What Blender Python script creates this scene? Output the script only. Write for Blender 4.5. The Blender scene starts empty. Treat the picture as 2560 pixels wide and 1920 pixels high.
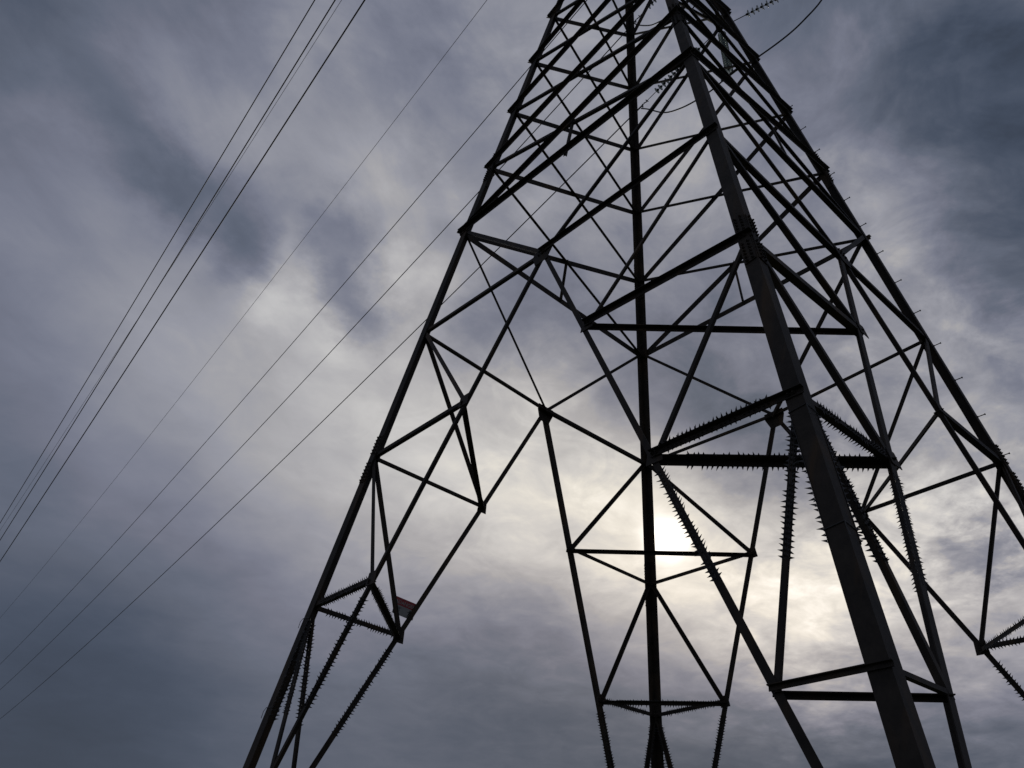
import bpy, bmesh, math, random
from mathutils import Vector, Matrix
sc = bpy.context.scene
R_ = math.radians
random.seed(7)

# ------------------------------------------------------------------ camera
cam_d = bpy.data.cameras.new('camera')
cam = bpy.data.objects.new('camera', cam_d)
sc.collection.objects.link(cam)
sc.camera = cam
cam_d.sensor_width = 36.0
cam_d.lens = 29.2777
cam_d.clip_start = 0.05
cam_d.clip_end = 6000
Rm = [[0.725272, -0.687673, 0.032952], [0.416723, 0.400401, -0.816101], [0.548017, 0.605627, 0.576969]]                                   # rows: image right, image down, view direction
cam.matrix_world = Matrix.Translation(Vector([-11.6554, -7.9158, 1.6269])) @ Matrix((
    (Rm[0][0], -Rm[1][0], -Rm[2][0]),
    (Rm[0][1], -Rm[1][1], -Rm[2][1]),
    (Rm[0][2], -Rm[1][2], -Rm[2][2]))).to_4x4()

# ------------------------------------------------------------------ sun, sky, exposure
SUN = Vector((0.7354, 0.5344, 0.4167)).normalized()
SUN_EL = math.asin(SUN.z)
SUN_AZ = math.atan2(SUN.y, SUN.x)
sun_d = bpy.data.lights.new('sun', 'SUN')
sun_d.energy = 0.5
sun_d.angle = R_(10)
sun_d.color = (1.0, 0.93, 0.82)
sun = bpy.data.objects.new('sun', sun_d)
sc.collection.objects.link(sun)
sun.rotation_euler = (-SUN).to_track_quat('-Z', 'Y').to_euler()
sc.view_settings.view_transform = 'Standard'
sc.view_settings.look = 'None'
sc.view_settings.gamma = 1.0
sc.view_settings.use_curve_mapping = False
sc.view_settings.exposure = 0.0

# overcast: a broken deck of cloud, thin in front of the sun, over a little blue sky.
# each entry: direction towards a thicker (-) or thinner (+) part of the deck, and by how much
CLOUD_PARTS = [[0.5719, 0.655, 0.4938, 0.419],
 [0.886, 0.269, 0.3776, 0.724],
 [0.2712, 0.6846, 0.6767, -0.243],
 [0.5498, 0.8128, 0.1925, -0.133],
 [0.6327, 0.0231, 0.774, 0.057],
 [0.6197, 0.1888, 0.7618, 0.197],
 [0.2605, 0.9485, 0.1803, -0.809],
 [0.2989, 0.8714, 0.3889, 0.009],
 [0.7944, 0.4502, 0.4078, 0.523],
 [0.3181, 0.4409, 0.8393, 0.046],
 [0.6671, 0.7176, 0.1998, 0.434],
 [0.6881, 0.4029, 0.6035, -0.476],
 [0.9174, 0.3472, 0.1945, -1.035],
 [0.7554, 0.4367, 0.4885, -2.129],
 [0.6332, 0.6528, 0.4158, 0.699],
 [0.3457, 0.8146, 0.4657, 0.396],
 [0.6736, 0.6897, 0.2658, -0.444],
 [0.6889, 0.5933, 0.4163, 0.996],
 [0.8217, 0.4034, 0.4025, 0.973],
 [0.7545, 0.3008, 0.5833, 0.446],
 [0.697, 0.0773, 0.7129, -1.182],
 [0.806, 0.3516, 0.4761, -1.333],
 [0.7436, 0.613, 0.2671, -0.5],
 [0.7442, 0.1734, 0.645, 1.262],
 [0.7674, 0.1033, 0.6329, -1.018],
 [0.3177, 0.5856, 0.7458, 0.365],
 [0.8514, 0.4283, 0.3028, 2.304],
 [0.8619, 0.4658, 0.2002, -1.228],
 [0.1868, 0.8106, 0.555, 0.416],
 [0.7818, 0.254, 0.5694, 0.867],
 [0.6366, 0.7008, 0.3218, -0.453],
 [0.4073, 0.778, 0.4783, 0.189],
 [0.6063, 0.367, 0.7055, 0.587],
 [0.6782, 0.5528, 0.4842, 0.912],
 [0.5063, 0.6085, 0.6111, -0.861],
 [-0.0554, 0.6719, 0.7385, -1.036],
 [0.0595, 0.697, 0.7146, 0.425],
 [0.3823, 0.6245, 0.681, 0.779],
 [0.2468, 0.7021, 0.6679, -0.662],
 [0.3921, 0.7158, 0.5778, 0.475],
 [0.141, 0.9009, 0.4106, -0.249],
 [0.0865, 0.6292, 0.7724, 0.389],
 [-0.0099, 0.7315, 0.6818, 0.364],
 [0.7017, 0.6418, 0.3092, -0.445]]
world = bpy.data.worlds.new('World')
sc.world = world
world.use_nodes = True
nt = world.node_tree
nt.nodes.clear()
def nd(t, **kw):
    n = nt.nodes.new(t)
    for k_, v_ in kw.items():
        setattr(n, k_, v_)
    return n
def ln(a, b):
    nt.links.new(a, b)
def mth(op, a, b=None, c=None, clamp=False):
    n = nd('ShaderNodeMath', operation=op, use_clamp=clamp)
    for i, v in enumerate((a, b, c)):
        if v is None: continue
        if isinstance(v, (int, float)): n.inputs[i].default_value = v
        else: ln(v, n.inputs[i])
    return n.outputs[0]
tc = nd('ShaderNodeTexCoord')
nrm = nd('ShaderNodeVectorMath', operation='NORMALIZE')
ln(tc.outputs['Generated'], nrm.inputs[0])
DIR = nrm.outputs['Vector']
sep = nd('ShaderNodeSeparateXYZ'); ln(DIR, sep.inputs[0])
# point of the cloud deck seen in this direction (a flat layer overhead)
inv = mth('DIVIDE', 1.0, mth('ADD', mth('MAXIMUM', sep.outputs['Z'], 0.0), 0.16))
deck = nd('ShaderNodeVectorMath', operation='SCALE')
ln(DIR, deck.inputs[0]); ln(inv, deck.inputs['Scale'])
def noise(vec, scale, detail, rough, dist, loc=(0, 0, 0), stretch=(1, 1, 1), rot=0.0):
    mp = nd('ShaderNodeMapping')
    mp.inputs['Location'].default_value = loc
    mp.inputs['Scale'].default_value = stretch
    mp.inputs['Rotation'].default_value = (0, 0, rot)
    ln(vec, mp.inputs[0])
    n = nd('ShaderNodeTexNoise')
    n.inputs['Scale'].default_value = scale
    n.inputs['Detail'].default_value = detail
    n.inputs['Roughness'].default_value = rough
    n.inputs['Distortion'].default_value = dist
    ln(mp.outputs[0], n.inputs['Vector'])
    return n
# wind warps the deck before its thickness is looked up
wn = noise(deck.outputs[0], 3.2, 4, 0.55, 0.0, (3.1, 1.7, 0))
wsub = nd('ShaderNodeVectorMath', operation='SUBTRACT'); ln(wn.outputs['Color'], wsub.inputs[0]); wsub.inputs[1].default_value = (0.5, 0.5, 0.5)
wsc = nd('ShaderNodeVectorMath', operation='SCALE'); ln(wsub.outputs[0], wsc.inputs[0]); wsc.inputs['Scale'].default_value = 0.12
wad = nd('ShaderNodeVectorMath', operation='ADD'); ln(DIR, wad.inputs[0]); ln(wsc.outputs[0], wad.inputs[1])
wno = nd('ShaderNodeVectorMath', operation='NORMALIZE'); ln(wad.outputs[0], wno.inputs[0])
acc = None
for (x, y, z, w) in CLOUD_PARTS:
    d = nd('ShaderNodeVectorMath', operation='DOT_PRODUCT')
    ln(wno.outputs[0], d.inputs[0]); d.inputs[1].default_value = (x, y, z)
    e = mth('EXPONENT', mth('MULTIPLY_ADD', d.outputs['Value'], 45.0, -45.0))
    acc = mth('MULTIPLY', e, w) if acc is None else mth('MULTIPLY_ADD', e, w, acc)
# finer streaks and blobs of the deck: direction, sharpness, thickness change
CLOUD_DETAIL = [[-0.0362, 0.6656, 0.7455, 899.0, -0.13],
 [0.0024, 0.6701, 0.7422, 899.0, -0.13],
 [0.039, 0.6821, 0.7302, 899.0, -0.13],
 [0.0773, 0.6934, 0.7164, 899.0, -0.13],
 [0.1153, 0.705, 0.6998, 899.0, -0.13],
 [0.1453, 0.7148, 0.6841, 899.0, -0.13],
 [0.0725, 0.6549, 0.7522, 660.0, 0.1],
 [0.1219, 0.6744, 0.7282, 660.0, 0.1],
 [0.1568, 0.6792, 0.717, 660.0, 0.1],
 [0.0936, 0.596, 0.7975, 899.0, -0.13],
 [0.1267, 0.6033, 0.7874, 899.0, -0.13],
 [0.1931, 0.5783, 0.7926, 575.0, 0.13],
 [0.1817, 0.5336, 0.826, 575.0, 0.13],
 [0.2764, 0.6042, 0.7474, 575.0, 0.13],
 [0.3142, 0.5654, 0.7626, 660.0, 0.17],
 [0.3634, 0.576, 0.7322, 660.0, 0.17],
 [0.2073, 0.7039, 0.6794, 899.0, -0.18],
 [0.2377, 0.7064, 0.6667, 899.0, -0.18],
 [0.2401, 0.7234, 0.6474, 899.0, -0.18],
 [0.2866, 0.6575, 0.6968, 1070.0, -0.22],
 [0.3134, 0.6681, 0.6749, 1070.0, -0.22],
 [0.3163, 0.6899, 0.6511, 1070.0, -0.22],
 [0.3577, 0.6849, 0.6348, 1070.0, -0.22],
 [0.3881, 0.6822, 0.6196, 1070.0, -0.22],
 [0.2901, 0.6987, 0.654, 899.0, 0.14],
 [0.2727, 0.7377, 0.6176, 899.0, 0.14],
 [0.3847, 0.6408, 0.6644, 899.0, 0.14],
 [0.1704, 0.7812, 0.6006, 267.0, 0.08],
 [0.3367, 0.4975, 0.7995, 660.0, -0.12],
 [0.243, 0.4852, 0.84, 660.0, -0.12],
 [0.4794, 0.6208, 0.6203, 1070.0, -0.25],
 [0.5001, 0.5908, 0.6332, 1070.0, -0.25],
 [0.5188, 0.5435, 0.6599, 1070.0, -0.25],
 [0.4393, 0.6156, 0.6543, 899.0, 0.17],
 [0.5902, 0.5661, 0.5754, 899.0, 0.17],
 [0.4989, 0.4559, 0.737, 899.0, 0.17],
 [0.6837, 0.438, 0.5837, 506.0, -0.1],
 [0.6404, 0.4119, 0.6482, 506.0, -0.1],
 [0.683, 0.3946, 0.6146, 506.0, -0.1],
 [0.7479, 0.4361, 0.5005, 766.0, -0.33],
 [0.7762, 0.4086, 0.4801, 766.0, -0.33],
 [0.7122, 0.4656, 0.5253, 766.0, -0.33],
 [0.7307, 0.4993, 0.4656, 660.0, 0.12],
 [0.6347, 0.5477, 0.5451, 660.0, 0.12],
 [0.6551, 0.0934, 0.7498, 324.0, -0.2],
 [0.7039, 0.0845, 0.7052, 324.0, -0.2],
 [0.6574, 0.0215, 0.7532, 324.0, -0.2],
 [0.5911, 0.1841, 0.7853, 506.0, 0.12],
 [0.719, 0.1634, 0.6755, 506.0, 0.12],
 [0.6672, 0.1693, 0.7254, 506.0, 0.12],
 [0.7783, 0.1462, 0.6106, 506.0, -0.22],
 [0.7838, 0.1115, 0.6109, 506.0, -0.22],
 [0.8027, 0.1825, 0.5679, 899.0, 0.16],
 [0.8209, 0.1427, 0.553, 899.0, 0.16],
 [0.8637, 0.2318, 0.4475, 899.0, 0.16],
 [0.832, 0.1729, 0.5271, 1295.0, -0.1],
 [0.8324, 0.2266, 0.5058, 1295.0, -0.1],
 [0.8804, 0.2629, 0.3947, 2241.0, -0.25],
 [0.8965, 0.2658, 0.3545, 2241.0, -0.25],
 [0.8983, 0.2296, 0.3747, 2241.0, -0.25],
 [0.8875, 0.2873, 0.3602, 2241.0, -0.25],
 [0.8955, 0.2482, 0.3693, 2241.0, -0.25],
 [0.2894, 0.8431, 0.4533, 400.0, -0.13],
 [0.2622, 0.8688, 0.42, 400.0, -0.13],
 [0.1486, 0.8994, 0.411, 267.0, -0.12],
 [0.2711, 0.9175, 0.2912, 267.0, -0.12],
 [0.3937, 0.8456, 0.3606, 267.0, -0.12],
 [0.1897, 0.8591, 0.4753, 267.0, 0.1],
 [0.471, 0.8211, 0.3224, 267.0, 0.1],
 [0.7128, 0.6404, 0.2859, 506.0, -0.12],
 [0.6564, 0.6885, 0.3085, 506.0, -0.12],
 [0.8305, 0.4513, 0.3266, 267.0, 0.35],
 [0.8497, 0.4497, 0.2754, 267.0, 0.35],
 [0.5744, 0.6505, 0.4969, 225.0, 0.15],
 [0.6539, 0.6349, 0.4114, 225.0, 0.15],
 [0.0543, 0.6898, 0.722, 575.0, -0.13],
 [0.0981, 0.7002, 0.7071, 575.0, -0.13],
 [0.145, 0.7109, 0.6882, 575.0, -0.13],
 [0.1814, 0.7128, 0.6775, 575.0, -0.13],
 [0.2465, 0.6797, 0.6908, 575.0, -0.13],
 [0.2123, 0.7133, 0.6679, 2241.0, -0.13],
 [0.2425, 0.7118, 0.6592, 2241.0, -0.13],
 [0.235, 0.7354, 0.6356, 2241.0, -0.13],
 [0.1205, 0.7082, 0.6956, 2241.0, -0.24],
 [0.1552, 0.7234, 0.6728, 2241.0, -0.24],
 [0.3313, 0.6797, 0.6544, 2241.0, -0.24],
 [0.364, 0.6951, 0.6199, 2241.0, -0.24],
 [0.2895, 0.6532, 0.6996, 2241.0, -0.24],
 [0.3874, 0.689, 0.6125, 2241.0, -0.24],
 [0.2655, 0.6826, 0.6808, 2241.0, 0.24],
 [0.2904, 0.6879, 0.6652, 2241.0, 0.24],
 [0.2839, 0.7211, 0.632, 2241.0, 0.24],
 [0.3243, 0.7116, 0.6232, 2241.0, 0.24],
 [0.1982, 0.7392, 0.6436, 2241.0, 0.24],
 [0.3787, 0.6269, 0.6809, 2241.0, 0.24],
 [0.3641, 0.7173, 0.5941, 2241.0, 0.24],
 [0.2751, 0.7401, 0.6136, 2241.0, 0.24],
 [0.1628, 0.7917, 0.5888, 400.0, 0.06],
 [0.2296, 0.7869, 0.5728, 400.0, 0.06],
 [0.2981, 0.7639, 0.5723, 400.0, 0.06],
 [0.2162, 0.4918, 0.8434, 60.0, 0.084],
 [0.3836, 0.3396, 0.8588, 60.0, 0.293],
 [0.5269, 0.1755, 0.8316, 60.0, -0.063],
 [0.5905, 0.0882, 0.8022, 60.0, 0.057],
 [0.6327, 0.0231, 0.774, 60.0, 0.233],
 [-0.0554, 0.6719, 0.7385, 60.0, -0.069],
 [-0.0099, 0.7315, 0.6818, 60.0, 0.067],
 [0.0595, 0.697, 0.7146, 60.0, 0.085],
 [0.2327, 0.588, 0.7747, 60.0, -0.11],
 [0.3526, 0.4915, 0.7963, 60.0, -0.139],
 [0.4478, 0.4001, 0.7996, 60.0, 0.08],
 [0.6197, 0.1888, 0.7618, 60.0, -0.16],
 [0.7545, 0.3008, 0.5833, 60.0, 0.084],
 [0.2387, 0.8653, 0.4408, 60.0, 0.104],
 [0.7554, 0.4367, 0.4885, 60.0, -0.067],
 [0.806, 0.3516, 0.4761, 60.0, -0.041],
 [0.531, 0.7422, 0.4088, 60.0, 0.09],
 [0.6332, 0.6528, 0.4158, 60.0, -0.079],
 [0.4694, 0.8201, 0.3271, 60.0, 0.053],
 [0.727, 0.5946, 0.3434, 60.0, 0.077],
 [0.9016, 0.2929, 0.3184, 60.0, 0.194],
 [0.6736, 0.6897, 0.2658, 60.0, -0.045],
 [0.7436, 0.613, 0.2671, 60.0, 0.086],
 [0.784, 0.5606, 0.2665, 60.0, 0.06],
 [0.8175, 0.5113, 0.2649, 60.0, -0.065],
 [0.5498, 0.8128, 0.1925, 60.0, -0.061],
 [0.8619, 0.4658, 0.2002, 60.0, -0.253],
 [0.9174, 0.3472, 0.1945, 60.0, -0.084],
 [0.0983, 0.8624, 0.4965, 60.0, -0.068],
 [0.3921, 0.7158, 0.5778, 60.0, 0.07],
 [0.5719, 0.655, 0.4938, 60.0, -0.059],
 [0.2222, 0.9221, 0.3169, 60.0, 0.055],
 [0.2989, 0.8714, 0.3889, 60.0, 0.101],
 [0.6366, 0.7008, 0.3218, 60.0, -0.077],
 [0.3823, 0.6245, 0.681, 60.0, 0.161],
 [0.6782, 0.5528, 0.4842, 60.0, 0.051],
 [0.8347, 0.5062, 0.217, 60.0, -0.178],
 [0.697, 0.0773, 0.7129, 60.0, 0.054],
 [0.5966, 0.1355, 0.7911, 60.0, -0.078],
 [0.7442, 0.1734, 0.645, 60.0, 0.071],
 [0.3181, 0.4409, 0.8393, 60.0, 0.063],
 [0.3177, 0.5856, 0.7458, 60.0, -0.085],
 [0.886, 0.269, 0.3776, 60.0, 0.17],
 [0.7866, 0.5117, 0.3456, 60.0, 0.062],
 [0.7818, 0.254, 0.5694, 60.0, 0.065],
 [0.1868, 0.8106, 0.555, 60.0, -0.06],
 [0.2972, 0.5628, 0.7713, 60.0, -0.154],
 [0.2605, 0.9485, 0.1803, 60.0, -0.119],
 [0.282, 0.8088, 0.5161, 60.0, -0.058],
 [0.6299, 0.7353, 0.2503, 60.0, -0.05],
 [0.8514, 0.4283, 0.3028, 60.0, -0.054],
 [0.2468, 0.7021, 0.6679, 60.0, 0.079],
 [0.2712, 0.6846, 0.6767, 60.0, 0.118],
 [0.6881, 0.4029, 0.6035, 60.0, 0.071],
 [0.1219, 0.563, 0.8174, 60.0, 0.046],
 [0.2162, 0.4918, 0.8434, 60.0, 0.09],
 [0.3836, 0.3396, 0.8588, 60.0, 0.127],
 [0.6327, 0.0231, 0.774, 60.0, 0.113],
 [-0.0554, 0.6719, 0.7385, 60.0, -0.069],
 [-0.0099, 0.7315, 0.6818, 60.0, 0.049],
 [0.0595, 0.697, 0.7146, 60.0, 0.051],
 [0.2327, 0.588, 0.7747, 60.0, -0.044],
 [0.3526, 0.4915, 0.7963, 60.0, -0.107],
 [0.6197, 0.1888, 0.7618, 60.0, -0.079],
 [0.2916, 0.7641, 0.5755, 60.0, -0.055],
 [0.7545, 0.3008, 0.5833, 60.0, 0.054],
 [0.2387, 0.8653, 0.4408, 60.0, 0.081],
 [0.3457, 0.8146, 0.4657, 60.0, -0.052],
 [0.7554, 0.4367, 0.4885, 60.0, -0.056],
 [0.806, 0.3516, 0.4761, 60.0, -0.053],
 [0.862, 0.2299, 0.4517, 60.0, -0.072],
 [0.531, 0.7422, 0.4088, 60.0, 0.094],
 [0.6332, 0.6528, 0.4158, 60.0, -0.053],
 [0.5756, 0.7446, 0.338, 60.0, 0.055],
 [0.9016, 0.2929, 0.3184, 60.0, 0.1],
 [0.4074, 0.8804, 0.2427, 60.0, -0.041],
 [0.7436, 0.613, 0.2671, 60.0, 0.045],
 [0.784, 0.5606, 0.2665, 60.0, 0.048],
 [0.9023, 0.3482, 0.2541, 60.0, 0.042],
 [0.8619, 0.4658, 0.2002, 60.0, -0.108],
 [0.2989, 0.8714, 0.3889, 60.0, 0.045],
 [0.3899, 0.8718, 0.2964, 60.0, -0.043],
 [0.6366, 0.7008, 0.3218, 60.0, -0.051],
 [0.3823, 0.6245, 0.681, 60.0, 0.116],
 [0.4073, 0.778, 0.4783, 60.0, -0.052],
 [0.6782, 0.5528, 0.4842, 60.0, 0.063],
 [0.8347, 0.5062, 0.217, 60.0, -0.072],
 [0.7442, 0.1734, 0.645, 60.0, 0.055],
 [0.886, 0.269, 0.3776, 60.0, 0.061],
 [0.7866, 0.5117, 0.3456, 60.0, 0.044],
 [0.2972, 0.5628, 0.7713, 60.0, -0.069],
 [0.2605, 0.9485, 0.1803, 60.0, -0.061],
 [0.282, 0.8088, 0.5161, 60.0, -0.043],
 [0.2712, 0.6846, 0.6767, 60.0, 0.056],
 [0.8227, 0.195, 0.534, 60.0, -0.062],
 [0.2162, 0.4918, 0.8434, 60.0, 0.081],
 [0.3836, 0.3396, 0.8588, 60.0, 0.065],
 [0.6327, 0.0231, 0.774, 60.0, 0.053],
 [-0.0554, 0.6719, 0.7385, 60.0, -0.074],
 [0.0595, 0.697, 0.7146, 60.0, 0.041],
 [0.3526, 0.4915, 0.7963, 60.0, -0.08],
 [0.6197, 0.1888, 0.7618, 60.0, -0.05],
 [0.6661, 0.1161, 0.7367, 60.0, -0.044],
 [0.2916, 0.7641, 0.5755, 60.0, -0.063],
 [0.5063, 0.6085, 0.6111, 60.0, -0.067],
 [0.7545, 0.3008, 0.5833, 60.0, 0.046],
 [0.2387, 0.8653, 0.4408, 60.0, 0.062],
 [0.7554, 0.4367, 0.4885, 60.0, -0.057],
 [0.531, 0.7422, 0.4088, 60.0, 0.071],
 [0.6332, 0.6528, 0.4158, 60.0, -0.04],
 [0.784, 0.5606, 0.2665, 60.0, 0.042],
 [0.8619, 0.4658, 0.2002, 60.0, -0.054],
 [0.2989, 0.8714, 0.3889, 60.0, 0.042],
 [0.6366, 0.7008, 0.3218, 60.0, -0.059],
 [0.3823, 0.6245, 0.681, 60.0, 0.041],
 [0.6782, 0.5528, 0.4842, 60.0, 0.085],
 [0.9296, 0.2962, 0.2193, 60.0, -0.056],
 [0.697, 0.0773, 0.7129, 60.0, -0.045],
 [0.7442, 0.1734, 0.645, 60.0, 0.056],
 [0.7818, 0.254, 0.5694, 60.0, 0.064],
 [0.1868, 0.8106, 0.555, 60.0, -0.049],
 [0.2972, 0.5628, 0.7713, 60.0, -0.057],
 [0.2605, 0.9485, 0.1803, 60.0, -0.047],
 [0.282, 0.8088, 0.5161, 60.0, -0.044],
 [0.2712, 0.6846, 0.6767, 60.0, 0.047]]
# the deck is a smooth veil low on the left, broken and lumpy elsewhere
ve = nd('ShaderNodeVectorMath', operation='DOT_PRODUCT'); ln(DIR, ve.inputs[0]); ve.inputs[1].default_value = (0.2804, 0.8822, 0.3782)
veil = mth('EXPONENT', mth('MULTIPLY_ADD', ve.outputs['Value'], 7.0, -7.0))
wn2 = noise(deck.outputs[0], 13.0, 8, 0.60, 0.0, (7.1, 4.7, 2.0))
w2s = nd('ShaderNodeVectorMath', operation='SUBTRACT'); ln(wn2.outputs['Color'], w2s.inputs[0]); w2s.inputs[1].default_value = (0.5, 0.5, 0.5)
w2c = nd('ShaderNodeVectorMath', operation='SCALE'); ln(w2s.outputs[0], w2c.inputs[0]); ln(mth('MULTIPLY_ADD', veil, -0.15, 0.18), w2c.inputs['Scale'])
w2a = nd('ShaderNodeVectorMath', operation='ADD'); ln(DIR, w2a.inputs[0]); ln(w2c.outputs[0], w2a.inputs[1])
w2n = nd('ShaderNodeVectorMath', operation='NORMALIZE'); ln(w2a.outputs[0], w2n.inputs[0])
det = None
for (x, y, z, k_, w) in CLOUD_DETAIL:
    d = nd('ShaderNodeVectorMath', operation='DOT_PRODUCT')
    ln(w2n.outputs[0], d.inputs[0]); d.inputs[1].default_value = (x, y, z)
    e = mth('EXPONENT', mth('MULTIPLY_ADD', d.outputs['Value'], k_, -k_))
    det = mth('MULTIPLY', e, w) if det is None else mth('MULTIPLY_ADD', e, w, det)
acc = mth('ADD', acc, det)
big = noise(deck.outputs[0], 2.6, 8, 0.55, 0.25, (0.4, 2.2, 0.7), (1.0, 1.25, 1.0), R_(35))
fine = noise(deck.outputs[0], 8.5, 9, 0.60, 0.45, (5.0, 0.3, 0.2), (1.0, 1.15, 1.0), R_(35))
puff = nd('ShaderNodeMapRange', interpolation_type='SMOOTHSTEP')
puff.inputs['From Min'].default_value = 0.42; puff.inputs['From Max'].default_value = 0.60
puff.inputs['To Min'].default_value = -0.5; puff.inputs['To Max'].default_value = 0.5
puf = noise(deck.outputs[0], 6.0, 8, 0.58, 0.8, (1.3, 4.1, 0.9))
ln(puf.outputs['Fac'], puff.inputs['Value'])
# wind streaks, drawn out along one bearing of the deck
along = nd('ShaderNodeVectorMath', operation='DOT_PRODUCT'); ln(deck.outputs[0], along.inputs[0]); along.inputs[1].default_value = (math.cos(R_(32))*.33, math.sin(R_(32))*.33, 0)
across = nd('ShaderNodeVectorMath', operation='DOT_PRODUCT'); ln(deck.outputs[0], across.inputs[0]); across.inputs[1].default_value = (-math.sin(R_(32)), math.cos(R_(32)), 0)
cmb = nd('ShaderNodeCombineXYZ'); ln(along.outputs['Value'], cmb.inputs[0]); ln(across.outputs['Value'], cmb.inputs[1])
stk = noise(cmb.outputs[0], 7.5, 8, 0.56, 0.35, (0.9, 0.2, 0.0))
sm = nd('ShaderNodeVectorMath', operation='DOT_PRODUCT'); ln(DIR, sm.inputs[0]); sm.inputs[1].default_value = (0.1295, 0.6699, 0.7311)
smask = mth('EXPONENT', mth('MULTIPLY_ADD', sm.outputs['Value'], 10.0, -10.0))
bk = nd('ShaderNodeVectorMath', operation='DOT_PRODUCT'); ln(DIR, bk.inputs[0]); bk.inputs[1].default_value = (0.8073, 0.2304, 0.5433)
broken = mth('EXPONENT', mth('MULTIPLY_ADD', bk.outputs['Value'], 5.0, -5.0))
amp = mth('ADD', mth('MULTIPLY_ADD', veil, -0.86, 1.0), mth('MULTIPLY', broken, 0.40))
nz = mth('ADD', mth('MULTIPLY', mth('SUBTRACT', big.outputs['Fac'], 0.5), 0.45),
         mth('ADD', mth('MULTIPLY', mth('SUBTRACT', fine.outputs['Fac'], 0.5), 1.15), mth('MULTIPLY', puff.outputs['Result'], 0.20)))
nz = mth('ADD', mth('MULTIPLY', nz, mth('MULTIPLY_ADD', smask, -0.45, 1.0)),
         mth('MULTIPLY', mth('MULTIPLY', mth('SUBTRACT', stk.outputs['Fac'], 0.5), 1.3), smask))
amp = mth('MULTIPLY', amp, mth('MAXIMUM', mth('MULTIPLY', sep.outputs['Z'], 2.6, clamp=True), 0.2))       # detail melts together low down
lum_log = mth('ADD', mth('ADD', acc, math.log(0.15)), mth('MULTIPLY', nz, amp))
cloud_l = mth('EXPONENT', lum_log)
# the sun behind the thin cloud
sd = nd('ShaderNodeVectorMath', operation='DOT_PRODUCT'); ln(DIR, sd.inputs[0]); sd.inputs[1].default_value = SUN
sx = mth('SUBTRACT', 1.0, sd.outputs['Value'])
glow = mth('ADD', mth('MULTIPLY', mth('EXPONENT', mth('MULTIPLY', sx, -160.0)), 0.25),
           mth('ADD', mth('MULTIPLY', mth('EXPONENT', mth('MULTIPLY', sx, -2300.0)), 0.55),
               mth('MULTIPLY', mth('EXPONENT', mth('MULTIPLY', sx, -9000.0)), 2.2)))
total = mth('ADD', cloud_l, glow)
ramp = nd('ShaderNodeValToRGB')
cr = ramp.color_ramp
cr.interpolation = 'EASE'
def s2l(c): return tuple(((v/255)/12.92 if v/255 < .04045 else ((v/255+.055)/1.055)**2.4) for v in c)
stops = [(50, 57, 69), (63, 72, 88), (94, 101, 117), (113, 117, 133), (148, 150, 161), (168, 168, 173), (196, 196, 198), (230, 228, 223), (255, 253, 249)]
def L_(c):
    r, g_, b = s2l(c); return .2126*r+.7152*g_+.0722*b
while len(cr.elements) < len(stops): cr.elements.new(0.5)
for el, c in zip(cr.elements, stops):
    el.position = L_(c) ** 0.5
    l = L_(c); rgb = s2l(c)
    el.color = (rgb[0]/l*0.5, rgb[1]/l*0.5, rgb[2]/l*0.5, 1)      # hue only; brightness is multiplied back
ln(mth('POWER', total, 0.5, clamp=True), ramp.inputs[0])
tint = nd('ShaderNodeVectorMath', operation='SCALE')
ln(ramp.outputs['Color'], tint.inputs[0]); ln(mth('MULTIPLY', total, 2.0), tint.inputs['Scale'])
# low light through thin cloud is warmer around the sun
warm = nd('ShaderNodeMix', data_type='RGBA'); warm.blend_type = 'MULTIPLY'
ln(mth('EXPONENT', mth('MULTIPLY', sx, -13.0)), warm.inputs['Factor']); ln(tint.outputs[0], warm.inputs['A']); warm.inputs['B'].default_value = (1.05, 1.0, 0.925, 1)
cloud_bg = nd('ShaderNodeBackground'); low = nd('ShaderNodeMix', data_type='RGBA'); low.blend_type = 'MULTIPLY'      # dustier towards the horizon
ln(mth('MULTIPLY_ADD', sep.outputs['Z'], -2.6, 1.25, clamp=True), low.inputs['Factor']); ln(warm.outputs['Result'], low.inputs['A']); low.inputs['B'].default_value = (1.15, 1.085, 1.05, 1)
ln(low.outputs['Result'], cloud_bg.inputs['Color']); cloud_bg.inputs['Strength'].default_value = 1.0
sky = nd('ShaderNodeTexSky', sky_type='NISHITA')
sky.sun_disc = False
sky.sun_elevation = SUN_EL
sky.sun_rotation = R_(90) - SUN_AZ
sky_bg = nd('ShaderNodeBackground'); ln(sky.outputs[0], sky_bg.inputs['Color']); sky_bg.inputs['Strength'].default_value = 0.05
mix = nd('ShaderNodeMixShader'); mix.inputs[0].default_value = 0.97
ln(sky_bg.outputs[0], mix.inputs[1]); ln(cloud_bg.outputs[0], mix.inputs[2])
wo = nd('ShaderNodeOutputWorld'); ln(mix.outputs[0], wo.inputs['Surface'])

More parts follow.
